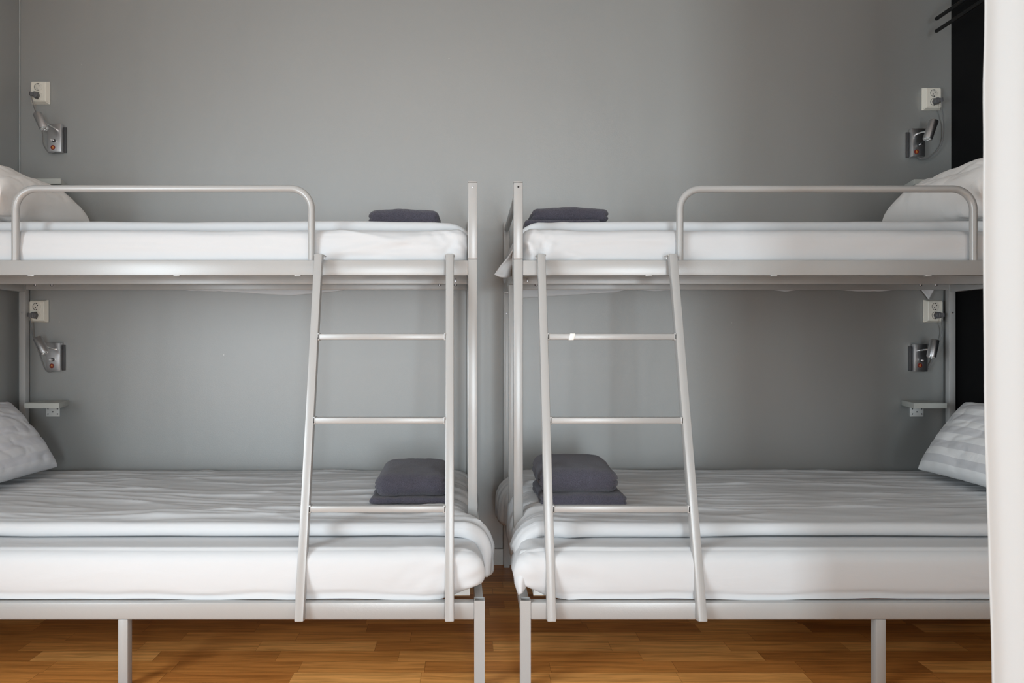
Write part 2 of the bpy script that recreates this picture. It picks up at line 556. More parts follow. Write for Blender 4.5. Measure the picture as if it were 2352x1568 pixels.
def bunk_bed(d, fx, fxr, hx, lx, midx, label, guard, boltx, clips):
    """d: direction from foot to head; fx foot post, fxr rear foot post, hx head posts, lx lower foot leg"""
    root = thing('bunk_bed', ((fx + hx) / 2, (YL + YR) / 2, 0), label, 'bunk bed', 'steel bunk beds')
    S = M['steel']
    h = PW / 2

    def xb(a, b):
        return (min(a, b), max(a, b))
    # posts at the foot; the front one carries a lift-out upper piece
    p = obj('post', box((fx - h, YU, ZL1 + .001), (fx + h, YU + PW, ZU1 + .003), .003), S, root)
    e = obj('post_extension', box((fx - h, YU, ZU1 + .0035), (fx + h, YU + PW, ZPT - .005), .003), S, root)
    obj('post_cap', box((fx - h, YU, ZPT - .0048), (fx + h, YU + PW, ZPT), .0025), S, e)
    obj('screw', cyl((fx, YU - .0015, ZPT - .02), (fx, YU + .004, ZPT - .02), .0032, 12), M['bolt'] if d < 0 else M['hole'], e)
    p = obj('post', box((fxr - h * .85, YR, 0), (fxr + h * .85, YR + PW * .9, ZPT), .003), S, root)
    obj('screw', cyl((fxr, YR - .0015, .955 + .215), (fxr, YR + .004, .955 + .215), .004, 12), M['bolt'], p)
    # head posts
    obj('post', box((hx - h, YU, ZL1 + .001), (hx + h, YU + PW, ZU1), .003), S, root)
    p = obj('post', box((hx - h * .9, YR, 0), (hx + h * .9, YR + PW * .9, ZU1), .003), S, root)
    obj('screw', cyl((hx, YR - .0015, 1.172), (hx, YR + .004, 1.172), .004, 12), M['bolt'], p)
    # support post under the middle beam at each end
    ymid = 2.722
    fm = fxr * .45 + fx * .55
    obj('support_post', box((fm - .013, ymid, ZL0 + .03), (fm + .013, ymid + .026, ZU0), .003), S, root)
    # upper rails
    a, b = xb(fx + d * h, hx - d * h)
    r = obj('bed_rail', box((a, YU + .001, ZU0), (b, YU + PW - .003, ZU1), .0025), S, root)
    for cx in clips:
        obj('clip', box((cx - .011, YU + .0005, ZU0 - .0035), (cx + .011, YU + .012, ZU0 + .001), .0015), S, r)
    a2, b2 = xb(fxr + d * h * .85, hx - d * h * .9)
    r = obj('bed_rail', box((a2, YR + .004, ZU0 + .011), (b2, YR + .028, ZU1 + .012), .0025), S, root)
    for bx in boltx:
        bb = bmesh.new()
        bmesh.ops.create_uvsphere(bb, u_segments=14, v_segments=8, radius=.0075,
                                  matrix=Matrix.Translation((bx, YR + .003, 1.3005)) @ Matrix.Diagonal((1, .75, 1, 1)))
        obj('bolt', bb, M['bolt'], r)
    # slotted hanger at foot end of middle beam
    bm = box((a + .004, ymid + .003, ZU0 + .002), (b - .004, ymid + .027, ZU1 - .012), .002)
    mb = obj('middle_beam', bm, S, root)
    sx = fx + d * .065
    obj('slot', box((sx - .003, ymid + .0015, 1.276), (sx + .003, ymid + .006, 1.292), .001), M['bolt'], mb)
    # end rails
    for ex, exr in ((fx, fxr), (hx, hx)):
        obj('end_rail', sqbar((ex, YU + PW, (ZU0 + ZU1) / 2), (exr, YR, (ZU0 + ZU1) / 2), .024, ZU1 - ZU0, .003), S, root)
    obj('end_bracket', box((fxr - .012, YR - .02, ZU0 - .008), (fxr + .012, YR - .001, ZU0 + .03), .002), S, root)
    obj('bolt', cyl((fxr + d * .002, YR - .03, 1.276), (fxr + d * .002, YR - .018, 1.276), .0085, 12), M['bolt'], root)
    obj('foot_bar', tube([(fx, YU + PW - .004, 1.556), (fxr, YR + .006, 1.556)], .0115, 16), S, root)
    # slats under the upper mattress
    for k in range(11):
        x = fx + (hx - fx) * (k + .5) / 11
        obj('slat', box((x - .035, YU + .03, ZU1 - .0135), (x + .035, YR + .004, ZU1 - .0055), .002), M['board'], root)
    # guard rail
    gx0, gx1, gz = guard
    gy, R, gr = YU + .015, .072, .0122
    pts = [Vector((gx0, gy, ZU1 - .01))]
    n = 10
    for k in range(n + 1):
        t = math.pi / 2 * k / n
        pts.append(Vector((gx0 + R - R * math.cos(t), gy, gz - R + R * math.sin(t))))
    for k in range(n + 1):
        t = math.pi / 2 * (1 - k / n)
        pts.append(Vector((gx1 - R + R * math.cos(t), gy, gz - R + R * math.sin(t))))
    pts.append(Vector((gx1, gy, ZU1 - .01)))
    obj('guard_rail', tube(pts, gr, 18), S, root)
    # lower frame
    lh = .031 / 2
    obj('leg', hollow_leg(lx, YL - .001, 0, ZL1 + .006, .031), S, root)
    a, b = xb(lx + d * lh, hx)
    obj('bed_rail', box((a, YL, ZL0), (b, YL + .030, ZL1), .0025), S, root)
    obj('leg', box((midx - .0145, YL + .001, 0), (midx + .0145, YL + .030, ZL0), .002), S, root)
    obj('leg', box((hx - h, YL + .001, 0), (hx + h, YL + PW, ZL0), .002), S, root)
    a2, b2 = xb(fxr + d * h * .85, hx - d * h * .9)
    obj('bed_rail', box((a2, YR + .002, ZL0), (b2, YR + .026, ZL1), .0025), S, root)
    for ex, exr in ((lx, fxr), (hx, hx)):
        obj('end_rail', sqbar((ex, YL + .030, ZL0 + .025), (exr, YR, ZL0 + .025), .026, .05, .003), S, root)
    obj('brace', sqbar((fm - .002, ymid + .03, .37), (fm + .010, ymid + .005, ZL0 + .02), .006, .018, .001), S, root)
    obj('bolt', cyl((fm, ymid - .012, ZL0 + .028), (fm, ymid + .004, ZL0 + .028), .007, 12), M['bolt'], root)
    # plywood deck that carries the lower mattress
    bx = lx + d * .028
    a, b = xb(bx, hx - d * .02)
    bm = box((a, YL + .050, ZL1 + .004), (b, YR - .004, ZL1 + .030))
    box((a, YL + .0505, ZL1 + .0005), (b, YR - .004, ZL1 + .004), bm=bm, mi=1)
    obj('deck_board', bm, [M['board'], M['raw']], root, smooth=False)
    return root


FL, FLR, HL, LL = .0155, .009, -2.048, .034
FR, FRR, HR, LR = .1725, .178, 2.226, .1715
bunk_bed(-1, FL, FLR, HL, LL, -1.030, 'light grey steel bunk bed on the left with its head at the grey side wall', (-1.561, -.540, 1.567),
         [-1.99, -1.914, -.13, -.058], [-1.50, -1.0, -.585])
bunk_bed(1, FR, FRR, HR, LR, 1.232, 'light grey steel bunk bed on the right with its head at the black side wall', (.7306, 1.743, 1.566),
         [2.08, 2.152, .313, .24], [1.58, 1.05, .62])


# ------------------------------------------------------------------ mattresses and toppers
def bend_map(d, u0, R, zb, extra=None):
    """top layer: beyond u0 (towards the foot) it rolls over and hangs; p.x is measured along the cloth"""
    def f(p):
        s = (u0 - p.x) * d      # positive beyond the bend
        w = p.z - zb
        if s <= 0:
            q = Vector(p)
        else:
            t = s / R
            if t < math.pi / 2:
                q = Vector((u0 - d * (R + w) * math.sin(t), p.y, zb - R + (R + w) * math.cos(t)))
            else:
                q = Vector((u0 - d * (R + w), p.y, zb - R - (s - R * math.pi / 2)))
        return extra(q, p) if extra else q
    return f


def upper_bedding(d, fx, hx, seed, creases, tag_side):
    foot = fx + d * .018
    a, b = min(foot, hx - d * .02), max(foot, hx - d * .02)
    y0, y1, z0, z1 = YU + .034, YR - .03, ZU1 - .036, 1.430
    mt = thing('mattress', ((a + b) / 2, (y0 + y1) / 2, z0),
               'white sheeted mattress on the top bunk of the %s bed' % tag_side, 'mattress', 'white mattresses')

    def disp(p, n):
        e = 0.0
        zf = (p.z - z0) / (z1 - z0)
        if n.y < -.3:
            e += .004 * math.sin(math.pi * max(0, min(1, zf)))
            e += .004 * nz(p.x * 2.2 + seed, p.z * 16, seed) + .003 * nz(p.x * 5 + seed - d * p.z * 12, p.z * 24, 3 + seed)
            e += .006 * max(0, ridge(p.x * 2.6 - d * p.z * 9, p.z * 15, seed + 2)) ** 4 * sm(.75, .25, abs(p.x - foot))
            for ca, cb, w, am in creases:
                e += am * seg_crease(p.x, p.z, ca, cb, w)
        fd = abs(p.x - foot)
        if fd < .2:
            k = 1 - fd / .2
            e += k * .008 * nz(p.x * 26 + p.z * 18, p.y * 9 + p.z * 26, seed + 9) + k * .005 * max(0, ridge(p.x * 18 - d * p.z * 13, p.z * 9, seed + 4)) ** 3
        if n.z > .5:
            e += .004 * nz(p.x * 2, p.y * 3, seed)
        return e
    def lift(p):
        # behind the rail the underside lies on the slats
        if p.y > y0 + .03 and p.z < ZU1 - .005:
            p = Vector((p.x, p.y, ZU1 - .005))
        return p
    obj('sheet', soft_box((a, y0, z0), (b, y1, z1), .036, (.0085, .02, .0075), disp, lift, k=6), M['sheet'], mt, angle=80)

    # topper
    tp0, tp1 = y0 + .105, YR + .012
    u0 = foot + d * .075
    ext = .17
    zb = z1 + .003
    la, lb = min(u0 - d * ext, hx - d * .025), max(u0 - d * ext, hx - d * .025)
    tm = thing('mattress_topper', ((a + b) / 2, (tp0 + tp1) / 2, z1),
               'thin white mattress topper lying on the top bunk of the %s bed' % tag_side, 'mattress topper', 'white toppers')

    def dispt(p, n):
        e = .006 * nz(p.x * 1.7 + seed, p.y * 3, seed + 2) + .003 * nz(p.x * 5, p.y * 12, seed)
        if (u0 - p.x) * d > -.1:
            e += .005 * nz(p.x * 14, p.y * 11, seed + 5)
        return e
    obj('sheet', soft_box((la, tp0, zb), (lb, tp1 - .02, zb + .044), .02, (.016, .016, .011), dispt,
                          bend_map(d, u0, .062, zb)), M['sheet'], tm, angle=80)
    return mt, tm, z1


def drape(parent, pts_top, lengths, ylo, mat, thick=.003, seed=0, name='sheet_overhang'):
    """a strip of sheet hanging behind the rear rail; lengths: drop at each x"""
    bm = bmesh.new()
    rows = 6
    cols = []
    n = 60
    xs = [pts_top[0][0] + (pts_top[1][0] - pts_top[0][0]) * i / n for i in range(n + 1)]
    for x in xs:
        L = np.interp(x, [q[0] for q in lengths], [q[1] for q in lengths])
        L += .0015 * nz(x * 30, seed)
        yy = ylo + .004 * nz(x * 9, seed + 4)
        cols.append([bm.verts.new((x, yy + .0015 * math.sin(r * 1.2), pts_top[0][1] - L * r / (rows - 1))) for r in range(rows)])
    for a, b in zip(cols, cols[1:]):
        for r in range(rows - 1):
            bm.faces.new((a[r], b[r], b[r + 1], a[r + 1]))
    o = obj(name, bm, mat, parent, angle=80)
    md = o.modifiers.new('thick', 'SOLIDIFY'); md.thickness = thick
    return o


mL, tL, ZT = upper_bedding(-1, FL, HL, 1.3, [((-.52, 1.335), (-.16, 1.405), .012, .006), ((-.38, 1.325), (-.10, 1.40), .010, -.004),
                                             ((-.30, 1.34), (-.02, 1.335), .006, .004), ((-.5, 1.352), (-.25, 1.350), .006, .004),
                                             ((-.045, 1.40), (-.02, 1.34), .007, .005), ((-.09, 1.335), (-.035, 1.40), .010, -.005),
                                             ((-1.5, 1.372), (-.6, 1.366), .008, .003)], 'left')
mR, tR, ZT = upper_bedding(1, FR, HR, 4.1, [((.20, 1.40), (.245, 1.33), .008, .006), ((.215, 1.36), (.25, 1.325), .006, .006),
                                            ((.25, 1.40), (.275, 1.345), .008, -.006), ((.28, 1.36), (.30, 1.39), .008, .005),
                                            ((.35, 1.335), (.70, 1.327), .006, .004), ((.30, 1.33), (.38, 1.342), .006, .004),
                                            ((.4, 1.38), (.7, 1.365), .02, -.003)], 'right')
yw = YR + .034
drape(tL, ((-1.31, 1.29), (-.58, 1.29)), [(-1.31, .013), (-1.1, .018), (-.95, .030), (-.82, .036), (-.7, .026), (-.6, .014), (-.58, .012)], yw, M['sheet'], seed=2)
drape(tR, ((.22, 1.29), (.73, 1.29)), [(.22, .050), (.35, .043), (.55, .030), (.68, .022), (.73, .011)], yw, M['sheet'], seed=5)
drape(tR, ((.79, 1.29), (.95, 1.29)), [(.79, .011), (.87, .016), (.95, .011)], yw, M['sheet'], seed=6)
drape(tR, ((1.42, 1.29), (1.52, 1.29)), [(1.42, .011), (1.47, .018), (1.52, .011)], yw, M['sheet'], seed=6)
drape(tR, ((1.73, 1.29), (1.97, 1.29)), [(1.73, .011), (1.80, .016), (1.92, .016), (1.97, .011)], yw, M['sheet'], seed=7)
drape(tR, ((2.105, 1.29), (2.16, 1.29)), [(2.105, .011), (2.138, .056), (2.16, .011)], yw, M['sheet'], seed=8)

# loose corner of the sheet sticking out past the foot of the right top bunk
bm = bmesh.new()
n, rws = 22, 22
lxs, lys = [1190, 1184, 1174, 1163, 1151, 1141, 1135], [548, 560, 578, 594, 607, 621, 631]
grid = []
for j in range(rws + 1):
    s_ = j / rws
    px = np.interp(s_ * 6, range(7), lxs); py = np.interp(s_ * 6, range(7), lys)
    row = []
    for i in range(n + 1):
        t = i / n
        x = px + (1222 - px) * t
        y = py + (5 * math.sin(t * math.pi * 1.1) + 3.0 * math.sin(t * 9)) * s_ * s_ + (1 - s_) * -6 * t
        Y = 2.50 + .16 * t + .030 * math.sin(t * 8.5 + s_ * 2.4) * (.35 + .65 * s_) - .05 * s_ * (1 - t)
        row.append(bm.verts.new(at(x, y, Y)))
    grid.append(row)
for j in range(rws):
    for i in range(n):
        bm.faces.new((grid[j][i], grid[j + 1][i], grid[j + 1][i + 1], grid[j][i + 1]))
o = obj('sheet_corner', bm, M['sheet'], tR, angle=80)
o.modifiers.new('thick', 'SOLIDIFY').thickness = .004


def lower_bedding(d, lx, hx, seed, side):
    foot = (FLR - .026) if d < 0 else (FRR + .030)
    a, b = min(foot, hx - d * .02), max(foot, hx - d * .02)
    y0, y1, z0, z1 = YL + .018, YR - .012, ZL1 - .004, .412
    mt = thing('mattress', ((a + b) / 2, (y0 + y1) / 2, z0),
               'thick white sheeted mattress on the bottom bunk of the %s bed' % side, 'mattress', 'white mattresses')

    def disp(p, n):
        e = 0.0
        zf = (p.z - z0) / (z1 - z0)
        if n.y < -.3:
            e += .010 * math.sin(math.pi * max(0, min(1, zf))) - .004
            e += .003 * nz(p.x * 1.6 + seed, p.z * 9, seed)
            e += .0022 * ridge(p.x * 3.0 + p.z * 9 * d, p.z * 4, seed + 7) * sm(.5, .0, abs(p.x - foot))
        if n.z < -.2 or zf < .06:
            e += .004 * nz(p.x * 7, p.y * 3, seed)
        fd = abs(p.x - foot)
        if fd < .25:
            k = 1 - fd / .25
            e += k * .012 * nz(p.x * 13 + p.z * 10 * d, p.y * 6 + p.z * 14, seed + 9)
            e += k * .005 * nz(p.x * 30 + p.z * 22 * d, p.y * 11 + p.z * 20, seed + 3)
        return e

    def reach(y, top=False):
        # in front of the bed post the bedding spills over the end of the frame
        r = (.050 if d < 0 else (.050 if not top else .012)) * sm(2.335, 2.25, y)
        if d > 0:
            r += .030 * sm(2.80, 2.88, y) * sm(3.08, 3.0, y)
        return r

    def mp(p):
        # the foot end bulges, its bottom corner is tucked in
        fd = (p.x - foot) * d
        zq = (p.z - z0) / (z1 - z0)
        p = Vector(p)
        if zq < .22 and p.y > YL + .046:
            p.z = max(p.z, ZL1 + .0315)
        elif zq < .3 and fd > .02:
            # the sheet is pulled straight down over the board
            p.y += (min(p.y, y0 + .004 + .004 * nz(p.x * 4, seed)) - p.y) * sm(.02, .10, fd)
        p.x -= d * reach(p.y) * sm(.22, 0, fd) * (1 if p.y < 2.5 else 0)
        if fd < .12:
            k = 1 - max(0, fd) / .12
            zf = (p.z - z0) / (z1 - z0)
            p = Vector(p)
            p.x -= d * k * k * .014 * math.sin(math.pi * max(0, min(1, zf * .9 + .1)))
            p.x += d * k * k * .035 * (1 - min(1, max(0, zf) / .5)) ** 2
            if zf < .3:
                p.z += k * k * .030 * (1 - zf / .3)
                if p.y < YL + .06:
                    p.y += k * .034 * (1 - zf / .3)
        return p
    obj('sheet', soft_box((a, y0, z0), (b, y1, z1), .042, (.0095, .014, .008), disp, mp, k=7), M['sheet'], mt, angle=80)

    tp0, tp1 = 2.175, YR + .010
    u0 = foot + d * .055
    ext = .170
    zb = z1 + .004
    ua, ub = min(u0 - d * ext, hx - d * .03), max(u0 - d * ext, hx - d * .03)
    tm = thing('mattress_topper', ((a + b) / 2, (tp0 + tp1) / 2, z1),
               'wrinkled white mattress topper lying on the bottom bunk of the %s bed' % side, 'mattress topper', 'white toppers')

    def dispt(p, n):
        e = 0.0
        if n.z > .3:
            # long wrinkles running with the bed
            warp = .35 * nz(p.x * .9, p.y * 1.5, seed)
            w1 = ridge(p.x * .75 + seed, p.y * 8.5 + warp * 3, seed)
            w2 = ridge(p.x * 1.7 + seed, p.y * 17 + warp * 6 + p.x * .8, seed + 3)
            am = .55 + .45 * nz(p.x * 1.1, p.y * 2.2, seed + 11)
            dens = sm(2.18, 2.30, p.y)
            e += dens * (.0100 * max(0, w1) ** 4 * am + .0075 * max(0, w2) ** 4 * (1 - am * .4))
            e += .0065 * sm(2.20, 2.26, p.y) * sm(2.44, 2.30, p.y) * max(0, ridge(p.x * 1.3 + .4 * math.sin(p.x * 3), p.y * 9 - p.x * .6, seed + 21)) ** 3
            e += dens * .0018 * nz(p.x * 9 + p.y * 6, p.y * 30, seed + 4)
            e += .004 * nz(p.x * 1.3, p.y * 2.4, seed + 6)
        fd = (p.x - u0) * d
        if fd < .22:
            k = sm(.22, -.05, fd)
            e += k * .0075 * nz(p.x * 6, p.y * 22, seed + 8) + k * .0065 * max(0, ridge(p.x * 4, p.y * 26 + p.x * 4, seed + 1)) ** 3
        e += .003 * nz(p.x * 3.1, p.y * 9, seed + 5)
        return e

    def front_edge(q, p):
        q = Vector(q)
        # wavering front edge
        if p.y < tp0 + .06:
            q.y += (.008 * nz(p.x * 1.8, seed) + .004 * nz(p.x * 6, seed + 3))
        q.z -= .010 * sm(2.75, 3.12, p.y)
        q.x -= d * reach(p.y, True) * sm(.20, 0, (p.x - u0) * d)
        if d > 0 and q.z < z1 - .03:
            # on the right bed the top layer is tucked up near its front corner
            q.z += (z1 - .03 - q.z) * .75 * sm(2.36, 2.22, p.y)
        return q
    obj('sheet', soft_box((ua, tp0, zb), (ub, tp1 - .01, zb + .044), .021, (.013, .0065, .011), dispt,
                          bend_map(d, u0, .058, zb, front_edge)), M['sheet'], tm, angle=80)
    return mt, tm


lmL, ltL = lower_bedding(-1, LL, HL, 2.2, 'left')
lmR, ltR = lower_bedding(1, LR, HR, 6.4, 'right')

# loose corner of the sheet hanging at the foot of the right bottom bunk
bm = bmesh.new()
n, rws = 14, 20
grid = []
for j in range(rws + 1):
    s_ = j / rws
    px = np.interp(s_, [0, .25, .5, .75, 1], [1198, 1186, 1181, 1184, 1193]); py = np.interp(s_, [0, .25, .5, .75, 1], [1262, 1290, 1315, 1340, 1366])
    qx = np.interp(s_, [0, .5, 1], [1232, 1226, 1206]); qy = np.interp(s_, [0, .5, 1], [1262, 1312, 1346])
    row = []
    for i in range(n + 1):
        t = i / n
        Y = 2.046 - .006 * math.sin(t * math.pi) * (1 - s_ * .3) + .005 * math.sin(t * 8 + s_ * 3) * s_ + .020 * (1 - t) ** 2 + .045 * (1 - s_) ** 2 + .040 * t ** 3
        row.append(bm.verts.new(at(px + (qx - px) * t, py + (qy - py) * t + 3 * math.sin(t * math.pi) * s_, Y)))
    grid.append(row)
for j in range(rws):
    for i in range(n):
        bm.faces.new((grid[j][i], grid[j + 1][i], grid[j + 1][i + 1], grid[j][i + 1]))
o = obj('sheet_corner', bm, M['sheet'], lmR, angle=80)
o.modifiers.new('thick', 'SOLIDIFY').thickness = .004


# ------------------------------------------------------------------ pillows
def pillow(label, mat, bottom, slope_deg, d, a_len, b_len, T, seed, wr=.006, sag=.0, zmin=0.0, low=.62, full=2.8):
    """d: +1 leans towards +x. bottom: x, y centre, z of the lower long edge"""
    bm = bmesh.new()
    uvl = bm.loops.layers.uv.new('UVMap')
    n, m_ = 44, 60
    th = math.radians(slope_deg)
    A = Vector((d * math.cos(th), 0, math.sin(th)))
    B = Vector((0, 1, 0))
    Nn = Vector((-d * math.sin(th), 0, math.cos(th)))
    grids = []
    for side in (1, -1):
        g = []
        for i in range(n + 1):
            u = -1 + 2 * i / n
            row = []
            for j in range(m_ + 1):
                v = -1 + 2 * j / m_
                edge = max(0, (1 - abs(u) ** 2.6)) * max(0, (1 - abs(v) ** full))
                t = T * edge ** .46
                pin = 1 - .055 * (1 - abs(v) ** 2) * abs(u) ** 3
                pin2 = 1 - .05 * (1 - abs(u) ** 2) * abs(v) ** 3
                aa = (u * pin + 1) * a_len / 2
                bb = v * pin2 * b_len / 2
                w = (nz(u * 2.6 + seed, v * 2.1, side) * .9 + nz(u * 2.2 - v * 1.6, v * 2.4 + u, seed) * .8
                     + nz(u * 6 + v * 4, v * 6, seed) * .35 - max(0, ridge(u * 1.9 + v * .8, v * 1.3 - u * 1.1, seed + 5)) ** 5 * .9
                     - max(0, ridge(u * 3.6 - v * 1.2, v * 2.3 + u * 1.6, seed + 8)) ** 6 * .6) * wr * min(1, edge * 2.2)
                crimp = .0012 * math.sin(v * 24 + seed) * (1 - edge) * (abs(u) > .8)
                hgt = side * (t * (1 if side > 0 else low) + w) + crimp
                # the weight settles towards the lower edge
                hgt += sag * math.sin(math.pi * (u + 1) / 2) * -1
                p = Vector(bottom) + A * aa + B * bb + Nn * (hgt + T * .45)
                if p.z < zmin:
                    p.z = zmin + (p.z - zmin) * .04
                row.append((bm.verts.new(p), ((u + 1) / 2, (v + 1) / 2)))
            g.append(row)
        grids.append(g)
    for g in grids:
        for i in range(n):
            for j in range(m_):
                q = (g[i][j], g[i + 1][j], g[i + 1][j + 1], g[i][j + 1])
                f = bm.faces.new([c[0] for c in q])
                for lp, c in zip(f.loops, q):
                    lp[uvl].uv = c[1]
    bmesh.ops.remove_doubles(bm, verts=bm.verts, dist=.0006)
    o = obj('pillow', bm, mat, angle=85)
    o.modifiers.new('smooth', 'SUBSURF').levels = 1
    return tag(o, label, 'pillow', 'pillows at the head ends')


ZTU = ZT + .046
ZP = ZTU + .004
pillow('plain white pillow at the head of the left top bunk behind the guard rail', M['pillow'], (-1.662, 2.70, ZP + .030), 13, -1, .41, .58, .118, 1.7, wr=.008, zmin=ZP, low=1.0, full=4.5)
pillow('plump creased white pillow at the head of the right top bunk by the black wall', M['pillow'], (1.822, 2.70, ZP + .032), 16, 1, .41, .58, .122, 5.2, wr=.011, zmin=ZP, low=1.0, full=4.5)
pillow('white pillow propped on the left bottom bunk below the small shelf', M['faint'], (-1.825, 2.69, .466), 52, -1, .365, .60, .085, 3.9, zmin=.463, low=.8)
pillow('grey and white striped pillow propped on the right bottom bunk', M['stripe'], (1.965, 2.64, .466), 54, 1, .362, .60, .085, 8.3, zmin=.463, low=.8)


# ------------------------------------------------------------------ towels
def towel(label, lo, hi, layers, seed, rot=0.0, slump=.0, r=None, folds=()):
    """folded terry towel: each layer is a soft slab whose front edge is a rounded fold"""
    bm = bmesh.new()
    cx, cy = (lo[0] + hi[0]) / 2, (lo[1] + hi[1]) / 2
    H = (hi[2] - lo[2]) / layers
    for k in range(layers):
        z0 = lo[2] + H * k
        ins = .004 * nz(k * 3.3, seed) + (.004 if k % 2 else 0)
        sx0 = .006 * nz(k * 2.1, seed + 4); sx1 = .006 * nz(k * 4.1, seed + 8)

        def disp(p, n, kk=k):
            g = 0.0
            if abs(n.x) > .4:
                for zz in folds:
                    g -= .006 * math.exp(-((p.z - (lo[2] + zz * (hi[2] - lo[2]))) / .0045) ** 2)
            return g + (.005 * nz(p.x * 9, p.y * 9, seed + kk) + .0022 * nz(p.x * 26, p.y * 26, p.z * 26 + seed)
                    + .0009 * nz(p.x * 140, p.y * 140, p.z * 140))

        def mp(p):
            q = Vector(p)
            tx = (q.x - lo[0]) / (hi[0] - lo[0]); ty = (q.y - lo[1]) / (hi[1] - lo[1])
            hz = (q.z - lo[2])
            q.z = lo[2] + hz * (1 - slump * (1 - ty) ** 2 - .10 * abs(2 * tx - 1) ** 3) + .001
            c, s = math.cos(rot), math.sin(rot)
            dx, dy = q.x - cx, q.y - cy
            q.x = cx + dx * c - dy * s; q.y = cy + dx * s + dy * c
            return q
        rr = min(H * .47, .022) if r is None else min(r, H * .48)
        soft_box((lo[0] + sx0, lo[1] + ins, z0), (hi[0] + sx1, hi[1], z0 + H * 1.04), rr, .008, disp, mp, bm, k=6)
    o = obj('folded_towel', bm, M['towel'], angle=70)
    return tag(o, label, 'towel', 'folded dark grey towels')


ZTL = .412 + .048
towel('dark grey folded towel on the left top bunk near its foot post', (-.392, 2.66, ZTU + .002), (-.112, 2.90, ZTU + .082), 1, 1, slump=.04, r=.026, folds=(.35, .65))
towel('small dark grey towel under another on the right top bunk, its left edge showing', (.215, 2.58, ZTU + .001), (.50, 2.84, ZTU + .024), 1, 3)
towel('dark grey folded towel lying uppermost on the right top bunk', (.243, 2.63, ZTU + .024), (.545, 2.86, ZTU + .080), 1, 6, rot=.02, r=.024, folds=(.5,))
towel('thin dark grey towel underneath the thick towel on the left bottom bunk', (-.352, 2.425, ZTL + .001), (-.062, 2.72, ZTL + .022), 1, 4)
towel('thick dark grey folded towel on the left bottom bunk behind the ladder', (-.338, 2.44, ZTL + .020), (-.066, 2.76, ZTL + .108), 1, 9, slump=.13, r=.040, folds=(.3, .55, .8))
towel('flat dark grey towel at the bottom of the pile on the right bottom bunk', (.250, 2.37, ZTL + .001), (.556, 2.66, ZTL + .046), 1, 12, folds=(.5,))
towel('thick dark grey towel on top of the pile on the right bottom bunk', (.250, 2.39, ZTL + .044), (.534, 2.70, ZTL + .138), 1, 15, slump=.16, r=.040, folds=(.3, .6))


# ------------------------------------------------------------------ ladders
def ladder(label, xt, xb_, tape=False):
    """xt/xb_: outer x of the two uprights at the top and at the bottom"""
    w = .027
    zt, zb, yt, yb = 1.332, .214, 2.296, 2.003
    root = thing('ladder', ((xb_[0] + xb_[1]) / 2, yb, zb), label, 'ladder', 'bunk ladders')
    S = M['steel']
    ends = []
    for k, sg in ((0, 1), (1, -1)):
        a = Vector((xt[k] + sg * w / 2, yt + w / 2, zt)); b = Vector((xb_[k] + sg * w / 2, yb + w / 2, zb))
        bm = sqbar(b, a, w, w, .0035, up=(0, -1, 0))
        u = obj('upright', bm, S, root)
        # bent hook over the bed rail
        hb = tube([a + Vector((-.0135, -.002, -.006)), a + Vector((-.0125, 0, .0015)), a + Vector((-.008, .002, .004)), a + Vector((.008, .002, .004)),
                   a + Vector((.0125, 0, .0015)), a + Vector((.0135, -.002, -.006))], .0016, 8)
        hk = sqbar(a + Vector((0, -.002, .0005)), a + Vector((0, .040, .0005)), w * 1.24, .004, .0015, bm=hb)
        sqbar(a + Vector((0, .020, -.012)), a + Vector((0, .020, .002)), .003, w * 1.24, .001, bm=hk, up=(1, 0, 0))
        obj('hook', hk, S, u)
        ends.append((a, b))
    for z in (1.0555, .790, .527):
        pts = []
        for k, sg in ((0, 1), (1, -1)):
            a, b = ends[k]
            t = (zt - z) / (zt - zb)
            pts.append(a.lerp(b, t) + Vector((sg * (w / 2 - .001), 0, 0)))
        rg = obj('rung', sqbar(pts[0], pts[1], .024, .0205, .004), S, root)
        # flared weld ends with their slot
        for p, sg in ((pts[0], 1), (pts[1], -1)):
            bm = box(p + Vector((-.001 if sg > 0 else -.007, -.0135, -.0125)), p + Vector((.007 if sg > 0 else .001, .0125, .0125)), .003)
            obj('weld', bm, S, rg)
            bm = box(p + Vector((-.0012, -.0138, -.008)), p + Vector((.0012, -.0128, .008)))
            for v in bm.verts:
                v.co.x += sg * .0022
            obj('slot', bm, M['hole'], rg, smooth=False)
        if tape and z > 1:
            c = pts[0].lerp(pts[1], .19)
            bm = box(c + Vector((-.009, -.0128, -.011)), c + Vector((.008, .0128, .011)), .002)
            for v in bm.verts:
                v.co.x += (v.co.z - c.z) * .25
            obj('tape', bm, M['tape'], rg)
    return root


ladder('light grey steel ladder leaning on the left bunk bed', (-.518, -.048), (-.511, -.041))
ladder('light grey steel ladder leaning on the right bunk bed, white tape on its top rung', (.234, .705), (.233, .704), tape=True)


